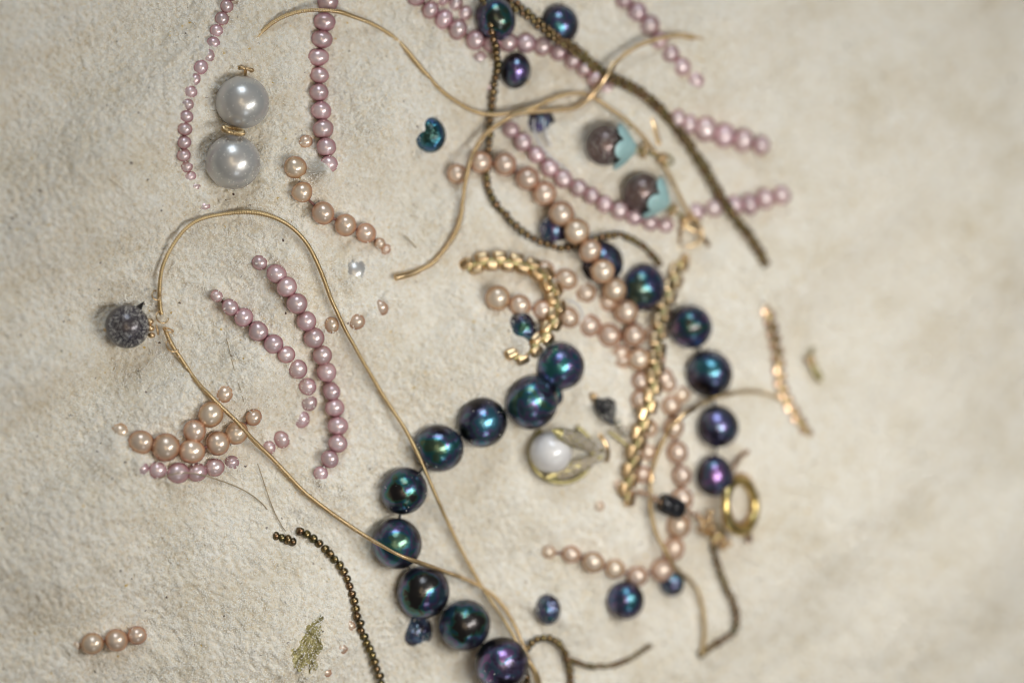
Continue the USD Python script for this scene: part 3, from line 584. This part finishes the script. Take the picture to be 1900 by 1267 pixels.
# ================================================================ pearl ring with two stone set leaves
u = mpp(1040, 840)
c = place(1020, 838, .0030)
t = Thing('pearl_ring', 'gold ring with white pearl held between two stone set leaves', 'ring', c * [1, 1, 0])
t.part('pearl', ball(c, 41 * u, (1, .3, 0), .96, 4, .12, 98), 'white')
bc = place(1042, 840, .0012)
t.part('band', ring(bc, (-.10, .05, 1), 60 * u, 4.2 * u, 90, 10, arc=(math.radians(40), math.radians(330)), squash=(.92, 1)), 'old_gold')
def leaf(a, b, wide, rise):
    """An almond shaped, domed plate from point a to point b."""
    A_, B_ = np.asarray(a), np.asarray(b)
    d = B_ - A_; L_ = np.linalg.norm(d); F = frame(d)
    n_, m_ = 25, 11
    S, W_ = np.meshgrid(np.linspace(0, 1, n_), np.linspace(-1, 1, m_), indexing='ij')
    half = wide * np.sin(np.pi * S ** .85) ** .8
    top = A_ + S[..., None] * d + (W_ * half)[..., None] * F[1] + ((1 - W_ ** 2) * np.sin(np.pi * np.clip(S, .02, .98)) * rise)[..., None] * F[2] * np.sign(F[2][2])
    bot = top - np.array([0, 0, 3.2 * u]) * (1 + 0 * S[..., None])
    v = np.concatenate([top.reshape(-1, 3), bot.reshape(-1, 3)])
    f = []
    N = n_ * m_
    for i in range(n_ - 1):
        for j in range(m_ - 1):
            p0, p1, p2, p3 = i * m_ + j, i * m_ + j + 1, (i + 1) * m_ + j + 1, (i + 1) * m_ + j
            f += [[p0, p1, p2], [p0, p2, p3], [N + p0, N + p2, N + p1], [N + p0, N + p3, N + p2]]
        for j, sg in ((0, 1), (m_ - 1, -1)):
            p0, p3 = i * m_ + j, (i + 1) * m_ + j
            q = [[p0, p3, N + p3], [p0, N + p3, N + p0]]
            f += q if sg > 0 else [x[::-1] for x in q]
    mesh = trimesh.Trimesh(v, f, process=False)
    if mesh.volume < 0: mesh = trimesh.Trimesh(mesh.vertices, mesh.faces[:, ::-1], process=False)
    return mesh, top
for a, b, w in [(place(1024, 797, .0078), place(1122, 838, .0034), 15 * u), (place(1012, 888, .0030), place(1120, 846, .0036), 15 * u)]:
    mesh, top = leaf(a, b, w, 6 * u)
    path = t.part('leaf', mesh, 'old_gold', smooth=50)
    st = []
    sr = np.random.default_rng(int(w * 1e7) + len(path))
    for i in range(5, 22):
        for j in range(1 + i % 2, 10, 2):
            st.append(ball(top[i, j] + [0, 0, .5 * u] + sr.normal(0, .8 * u, 3), (2.4 + 1.0 * sr.random()) * u, k=1))
    t.part('pave_stones', trimesh.util.concatenate(st), 'crystal', smooth=False, parent=path, kind='stuff')
t.part('shank_bar', sweep(curve([(1112, 806, 2.4), (1123, 822, 2.8), (1128, 842, 2.6), (1124, 856, 1.6)], n=16)[0], 4.5 * u, 9, .6), 'gold')
stamp(CARVE, c[0], c[1], 52 * u, -.0014)

# ================================================================ black bead connectors
def drum(c, axis, r, L_, n=28):
    F = frame(axis)
    prof = [(-.5, .30), (-.5, .82), (-.44, .95), (-.2, 1), (-.03, 1.0), (0, .93), (.03, 1.0), (.2, 1), (.44, .95), (.5, .82), (.5, .30)]
    a = np.arange(n) * 2 * np.pi / n
    v = np.concatenate([x * L_ * F[0] + rr_ * r * (np.cos(a)[:, None] * F[1] + np.sin(a)[:, None] * F[2]) for x, rr_ in prof]) + c
    m = len(prof)
    i, j = np.meshgrid(np.arange(m - 1), np.arange(n), indexing='ij')
    q = np.stack([i * n + j, i * n + (j + 1) % n, (i + 1) * n + (j + 1) % n, (i + 1) * n + j], -1).reshape(-1, 4)
    f = np.vstack([q[:, [0, 1, 2]], q[:, [0, 2, 3]], [[0, k + 1, k] for k in range(1, n - 1)], [[(m - 1) * n, (m - 1) * n + k, (m - 1) * n + k + 1] for k in range(1, n - 1)]])
    mesh = trimesh.Trimesh(v, f, process=False)
    return mesh if mesh.volume > 0 else trimesh.Trimesh(v, f[:, ::-1], process=False)
u = mpp(1245, 938)
A, B = place(1224, 930, .0042), place(1266, 948, .0042)
c = (A + B) / 2
t = Thing('black_bead_link', 'glossy black drum bead on gold wire beside the ring clasp', 'bead link', c * [1, 1, 0])
t.part('black_bead', drum(c, B - A, 19 * u, 46 * u), 'black', smooth=45)
P, _ = curve([(1160, 916, .8), (1180, 912, 1.6), (1205, 918, 3.0), (1222, 929, 4.2), (1266, 948, 4.2), (1284, 952, 3.2), (1300, 958, 2.6)], n=40)
t.part('wire', sweep(P, 2.2 * u, 7), 'rose')
for px, py, z in [(1170, 915, 1.4), (1188, 914, 2.2), (1196, 916, 2.6), (1216, 924, 3.9), (1282, 950, 3.4), (1294, 955, 2.9)]:
    t.part('wire_loop', ring(place(px, py, z / 1000), (1, -.3, .3), 5.5 * u, 2.1 * u, 22, 7), 'rose')
u = mpp(1130, 765)
A, B = place(1112, 742, .0012), place(1140, 782, .0020)
c = (A + B) / 2
t = Thing('dusty_black_bead', 'semolina dusted black bead with gold tip, left of the long box chain', 'bead link', c * [1, 1, 0])
br = np.random.default_rng(31)
cl = br.standard_normal((46, 3)); cl /= np.linalg.norm(cl, axis=1, keepdims=True); cl *= br.uniform(.72, 1.12, (46, 1))
t.part('black_bead', trimesh.convex.convex_hull(cl * [26 * u, 21 * u, 20 * u] @ frame(B - A) + c), 'black', smooth=False)
for k in range(9):
    d_ = cl[k] @ frame(B - A); d_[2] = abs(d_[2])
    t.part('black_chip', ball(c + d_ * 19 * u, 7 * u, d_, 1.3, 1, .2, k), 'black', smooth=False)
t.part('gold_tip', ball(place(1101, 735, .0012), 8 * u, k=2), 'gold')
for k, (px, py, rp) in enumerate([(1147, 785, 9), (1154, 796, 8), (1161, 806, 7)]):
    t.part('pale_bead', ball(place(px, py, .0024), rp * u, (1, -1, 0), .7, 2, .02, k), 'crystal')
P, _ = curve([(1130, 800, 1.2), (1150, 815, 1.6), (1168, 830, 1.6), (1180, 843, 1.0)], n=24)
t.part('pin', sweep(P, 3.4 * u, 8), 'old_gold')
DUST.append((c, 21 * u, 160))

# ================================================================ the gold ring clasp
u = mpp(1375, 930)
c = place(1374, 938, .0036)
ax_ = np.array([.50, .06, .86])
t = Thing('ring_clasp', 'large polished gold ring clasp at the end of the right dark pearls', 'clasp', c * [1, 1, 0])
t.part('ring', ring(c, ax_, 47 * u, 9.0 * u, 100, 20), 'brass')
t.part('inner_ring', ring(c + np.array([.0006, .0009, -.0013]), ax_ + [.05, -.05, 0], 46 * u, 6.5 * u, 80, 14), 'rose')
t.part('end_cap', sweep(curve([(1383, 975, 2.0), (1388, 988, 1.8), (1390, 1004, 1.2)], n=10)[0], 6.5 * u, 12), 'rose')
t.part('bail', sweep(curve([(1352, 885, 2.6), (1362, 866, 2.2), (1372, 848, 1.2), (1388, 838, .2)], n=16)[0], 4.6 * u, 10), 'rose')
stamp(CARVE, c[0], c[1], 40 * u, -.0006)
t = Thing('gold_bead_cluster', 'tangle of little gold balls and jump rings left of the ring clasp', 'jewelry finding', place(1325, 972, 0) * [1, 1, 0])
rr = np.random.default_rng(12)
for px, py, rp, z in [(1318, 951, 7, 4.6), (1316, 964, 7, 4.4), (1306, 972, 7, 3.4), (1322, 978, 6, 3.2), (1300, 962, 6, 3.0), (1312, 988, 8, 2.2), (1330, 992, 8, 2.0), (1326, 1004, 8, 1.2), (1340, 1000, 7, 1.8), (1342, 1016, 6, .8), (1352, 1008, 6, .8)]:
    t.part('gold_ball', ball(place(px, py, z / 1000), rp * u, k=2), 'gold')
for px, py, rp, z, a_ in [(1312, 976, 15, 2.6, (.5, .2, 1)), (1326, 986, 14, 2.2, (-.4, .6, .7)), (1336, 1000, 13, 1.4, (.2, -.5, 1)), (1345, 968, 13, 2.4, (.8, .2, .5)), (1304, 984, 11, 1.8, (.1, 1, .5))]:
    t.part('jump_ring', ring(place(px, py, z / 1000), a_, rp * u, 2.6 * u, 34, 8), 'gold' if rp % 2 else 'old_gold')
u = mpp(1505, 668)
t = Thing('gold_stud', 'small lone gold stud shining in the bare semolina at the right', 'stud', place(1506, 680, 0) * [1, 1, 0])
t.part('ball_head', ball(place(1504, 668, .0024), 10 * u, k=3), 'gold')
P, _ = curve([(1510, 645, .3), (1505, 662, 1.6), (1510, 682, 1.6), (1522, 702, .8)], n=16)
t.part('post', sweep(P, np.linspace(3, 8, 16) * u, 9), 'old_gold')

# ================================================================ ribbed gold leaf charm
u = mpp(565, 1200)
apex, bl, br = place(598, 1130, .0012), place(512, 1218, -.0003), place(588, 1246, -.0001)
n_, m_ = 30, 60
S, W_ = np.meshgrid(np.linspace(0, 1, n_), np.linspace(0, 1, m_), indexing='ij')
row = apex + S[..., None] * ((bl * (1 - W_[..., None]) + br * W_[..., None]) - apex)
jr = np.random.default_rng(55)
rim = ndimage.gaussian_filter1d(jr.standard_normal((n_, 2)), 1.2, axis=0) * .0007
row[..., 0] += rim[:, :1] * (1 - W_) + rim[:, 1:] * W_ + .0006 * np.sin(W_ * 19) * S ** 8
row[..., 1] += .0009 * np.sin(W_ * 27 + 1) * S ** 8
row[..., 2] = h0(row[..., 0], row[..., 1]) + .0005 + .0017 * np.sin(np.pi * W_) ** .6 * np.sin(np.pi * np.clip(S, 0, .93)) ** .5 + .00045 * np.abs(np.sin(W_ * np.pi * 11 + 1.2 * np.sin(S * 5))) * S + .00022 * np.sin(S * 31 + W_ * 23) * np.cos(W_ * 41 - S * 11)
v = np.concatenate([row.reshape(-1, 3), row.reshape(-1, 3) - [0, 0, .0012]])
N = n_ * m_
f = []
for i in range(n_ - 1):
    for j in range(m_ - 1):
        a, b, c2, d = i * m_ + j, i * m_ + j + 1, (i + 1) * m_ + j + 1, (i + 1) * m_ + j
        f += [[a, d, c2], [a, c2, b]]
bnd = [i * m_ for i in range(n_)] + [(n_ - 1) * m_ + j for j in range(1, m_)] + [i * m_ + m_ - 1 for i in range(n_ - 2, -1, -1)]
for a, b in zip(bnd[:-1], bnd[1:]):
    f += [[a, N + a, N + b], [a, N + b, b]]
CRUMB = [row.reshape(-1, 3)[R.random(n_ * m_) < (.16 + .45 * S.ravel() ** 6)]]
t = Thing('leaf_charm', 'olive gold ribbed triangular charm sunk in semolina near the bottom', 'charm', row.mean((0, 1)) * [1, 1, 0])
t.part('ribbed_plate', (v, np.array(f)), 'charm', smooth=40)

# ================================================================ nylon threads and stray fibres
def fibre(name, label, cat, group, ctrl, r, mat):
    P, _ = curve(ctrl, n=60)
    t = Thing(name, label, cat, P.mean(0) * [1, 1, 0], group)
    t.part('strand', sweep(P, r * mpp(*ctrl[0][:2]), 6), mat)
fibre('nylon_thread', 'longer white nylon thread curving down to the mauve pearls', 'thread', 'loose white nylon threads', [(992, 218, 1.0), (991, 240, 2.6), (998, 262, 3.2), (1012, 282, 3.0), (1032, 300, 2.4), (1056, 318, 1.4)], 2.0, 'thread')
fibre('nylon_thread', 'shorter white nylon thread over the sunken dark pearl', 'thread', 'loose white nylon threads', [(1011, 218, 1.0), (1010, 236, 2.4), (1014, 254, 2.6), (1023, 272, 1.6)], 1.8, 'thread')
fibre('nylon_thread', 'pale thread end curling out between peach pearls near the box chain', 'thread', 'loose white nylon threads', [(1052, 560, 2.0), (1066, 561, 3.0), (1076, 572, 3.2), (1080, 590, 2.4)], 1.8, 'thread')
fibre('hair', 'pale hair arching over the mauve pearls below the peach cluster', 'hair', 'stray hairs on the semolina', [(293, 889, .6), (315, 881, 2.2), (342, 877, 3.6), (370, 880, 3.4), (405, 890, 2.0), (440, 903, .9), (470, 920, .5), (496, 945, .2)], 1.2, 'fibre')
fibre('hair', 'fine hair inside the gold loop left of the mauve pair', 'hair', 'stray hairs on the semolina', [(420, 628, .3), (427, 655, .5), (436, 690, .5), (446, 722, .5), (452, 745, .6)], .8, 'fibre')
fibre('hair', 'fine hair on the bare semolina left of the silver pearls', 'hair', 'stray hairs on the semolina', [(163, 300, .3), (185, 320, .45), (210, 338, .45), (238, 360, .3)], .8, 'fibre')
fibre('hair', 'short stiff fibre left of the bright tube end of a gold cord', 'hair', 'stray hairs on the semolina', [(750, 437, .4), (760, 447, .6), (772, 460, .4)], 1.3, 'fibre')
fibre('hair', 'fine hair below the peach cluster slanting towards the bronze bead stub', 'hair', 'stray hairs on the semolina', [(478, 860, .4), (488, 890, .5), (498, 920, .5), (512, 955, .4), (530, 985, .3)], .9, 'fibre')

# ================================================================ the semolina itself
HEAPS = [  # pixel x, y, radius in pixels, height in mm: semolina lying over things
    (588, 318, 24, 2.0), (572, 285, 20, 1.0), (520, 485, 26, 1.2), (405, 540, 18, .9), (585, 735, 22, 1.3), (562, 770, 26, 1.3), (435, 868, 24, 1.4), (255, 860, 18, 1.0), (214, 815, 16, 1.0), (480, 784, 18, 1.2), (655, 515, 34, 1.3),
    (636, 498, 20, .8), (776, 240, 20, 2.0), (790, 286, 16, 1.6), (820, 238, 14, 1.4), (1048, 1150, 14, 1.4), (752, 1150, 24, 2.2), (795, 1190, 18, 1.4), (955, 640, 20, 2.4), (990, 640, 16, 1.6), (985, 215, 20, 1.8), (1020, 250, 16, 1.4),
    (800, 150, 20, 1.2), (525, 1238, 26, 1.4), (560, 1256, 26, 1.3), (530, 1180, 18, .8), (608, 1190, 16, .9), (355, 150, 16, .7), (378, 100, 16, .9), (332, 265, 14, .7), (362, 300, 18, 1.0), (385, 372, 24, 1.0), (612, 318, 12, .9), (715, 470, 14, .9),
    (300, 560, 12, .8), (303, 530, 12, .7), (140, 1205, 16, .8), (268, 1182, 14, .8), (600, 892, 16, 1.0), (1296, 168, 24, 1.0), (1434, 276, 22, 1.0), (1290, 405, 22, 1.0), (1320, 470, 26, 1.2), (1410, 560, 26, .8), (1465, 800, 26, .9), (1190, 1225, 24, .8),
    (1012, 1038, 16, 1.0), (1330, 1220, 22, 1.0), (630, 590, 14, .8), (690, 585, 18, 1.0), (868, 505, 18, .9), (1440, 660, 18, .8), (1090, 745, 18, .9), (905, 125, 20, 1.2), (1120, 180, 18, .9), (880, 1080, 16, .6)]
for px, py, r, h in HEAPS:
    p = at(px, py, .001)
    stamp(RAISE, p[0], p[1], r * .62 * mpp(px, py), h / 1000, 'max')
RAISE *= 1 + .22 * ndimage.gaussian_filter(R.standard_normal(SMOOTH.shape), 2.5) / .11
MOVE = CARVE.copy()
MOVE = ndimage.gaussian_filter(MOVE, 2.0) + ndimage.gaussian_filter(RAISE, 1.2)
shape = SMOOTH.shape
grain = soft(shape, .75) * .00008 + soft(shape, 1.6) * .00009 + soft(shape, 4.0) * .00008 + soft(shape, 10) * .00011
streak = soft(shape, 3.0, 35, 4) * .00012 + soft(shape, 9.0, 32, 4) * .00034 + soft(shape, 24.0, 30, 3) * .00070
crest = np.clip(soft(shape, 1.2), -1, 3) * .00005
fade = 1 - .65 * np.clip((XX - .01) / .05, 0, 1)
H = SMOOTH + MOVE + np.clip(soft(shape, 13), -1.5, 2.2) * .00020 * fade + grain + streak * fade + crest
nxx, nyy = shape
V = np.stack([XX, YY, H], -1).reshape(-1, 3)
i, j = np.meshgrid(np.arange(nxx - 1), np.arange(nyy - 1), indexing='ij')
q = np.stack([i * nyy + j, (i + 1) * nyy + j, (i + 1) * nyy + j + 1, i * nyy + j + 1], -1).reshape(-1, 4)
gm = UsdGeom.Mesh.Define(stage, '/World/semolina_ground')
gm.CreatePointsAttr(Vt.Vec3fArray.FromNumpy(V.astype(np.float32)))
gm.CreateFaceVertexCountsAttr(Vt.IntArray.FromNumpy(np.full(len(q), 4, np.int32)))
gm.CreateFaceVertexIndicesAttr(Vt.IntArray.FromNumpy(q.astype(np.int32).ravel()))
gm.CreateSubdivisionSchemeAttr('none')
gx_ = np.gradient(H, GX, axis=0); gy_ = np.gradient(H, GY, axis=1)
NN = np.stack([-gx_, -gy_, np.ones_like(H)], -1).reshape(-1, 3); NN /= np.linalg.norm(NN, axis=1, keepdims=True)
gm.CreateNormalsAttr(Vt.Vec3fArray.FromNumpy(NN.astype(np.float32))); gm.SetNormalsInterpolation('vertex')
UsdShade.MaterialBindingAPI.Apply(gm.GetPrim()).Bind(MAT['semolina'])
for k_, v_ in (('label', 'cream semolina spread out as a rough drifted bed'), ('category', 'semolina'), ('kind', 'structure')):
    gm.GetPrim().SetCustomDataByKey(k_, v_)

# ================================================================ loose grains: dust on the pearls and crumbs on the bed
pts = []
for c, r, n in DUST:
    d = R.standard_normal((n * 3, 3)); d /= np.linalg.norm(d, axis=1, keepdims=True)
    d = d[d[:, 2] > .42][:n]
    pts.append(c + d * (r * 1.008))
pts.append(np.concatenate(CORDS))
ND = sum(map(len, pts))
for w in CRUMB: pts.append(w + R.normal(0, .0001, w.shape) + [0, 0, .00012])
def ground_z(x, y):
    return H[np.clip(np.searchsorted(GX, x), 0, nxx - 1), np.clip(np.searchsorted(GY, y), 0, nyy - 1)]
for c, r in EDGE:  # grains heaped where a pearl goes into the bed
    n = int((34 if c[2] - float(h0(c[0], c[1])) > -.55 * r else 8) * (r / .002) ** 1.3)
    a = R.uniform(0, 2 * np.pi, n)
    lift = c[2] - float(h0(c[0], c[1]))
    vis = r * math.sqrt(max(.05, 1 - min(1, abs(lift / r)) ** 2)) if lift < .9 * r else 0
    if vis:
        q = vis * R.uniform(.80 if lift < 0 else .92, 1.25, n) * (1 + .10 * np.sin(3 * a + 9 * R.random()))
        x, y = c[0] + q * np.cos(a), c[1] + q * np.sin(a)
        on = np.where(q < r, c[2] + np.sqrt(np.maximum(r * r - q * q, 0)), -1)
        z = np.where((q < r) & (lift < .1 * r), np.maximum(ground_z(x, y), on), ground_z(x, y))
        pts.append(np.stack([x, y, z + R.uniform(0, .00022, n)], 1))
NL = 330000
tuft = soft(shape, 1.6) * .9 + soft(shape, 2.0, 35, 3) * .7 + soft(shape, 7, 33, 3) * .45
lx = R.uniform(fx[0], fx[-1], NL * 3); ly = R.uniform(fy[0], fy[-1], NL * 3)
ii = np.clip(np.searchsorted(GX, lx), 0, nxx - 1); jj = np.clip(np.searchsorted(GY, ly), 0, nyy - 1)
keep = R.random(NL * 3) < 1 / (1 + np.exp(-1.5 * (tuft[ii, jj] - .2)))
lx, ly, ii, jj = (w[keep][:NL] for w in (lx, ly, ii, jj))
pts.append(np.stack([lx, ly, H[ii, jj] + R.uniform(0, .00012, len(lx))], 1))
pts = np.concatenate(pts)
pi = UsdGeom.PointInstancer.Define(stage, '/World/semolina_grains')
gv = np.array(ICO[1].vertices) * (1 + .18 * np.random.default_rng(3).standard_normal((len(ICO[1].vertices), 1)))
gr = usdkit.mesh(stage, '/World/semolina_grains/grain', (gv * [1.25e-4, .9e-4, .8e-4], ICO[1].faces), MAT['grain'], smooth=False)
pi.CreatePrototypesRel().SetTargets([gr.GetPath()])
pi.CreateProtoIndicesAttr(Vt.IntArray.FromNumpy(np.zeros(len(pts), np.int32)))
pi.CreatePositionsAttr(Vt.Vec3fArray.FromNumpy(pts.astype(np.float32)))
sc = np.concatenate([R.uniform(.3, .85, ND), R.uniform(.6, 1.35, len(pts) - ND)])
pi.CreateScalesAttr(Vt.Vec3fArray.FromNumpy(np.repeat(sc[:, None], 3, 1).astype(np.float32)))
ang = R.uniform(0, 2 * np.pi, len(pts))
pi.CreateOrientationsAttr([Gf.Quath(float(math.cos(a / 2)), 0.0, 0.0, float(math.sin(a / 2))) for a in ang])
for k_, v_ in (('label', 'loose semolina grains dusting the pearls and the bed'), ('category', 'semolina grains'), ('kind', 'stuff')):
    pi.GetPrim().SetCustomDataByKey(k_, v_)
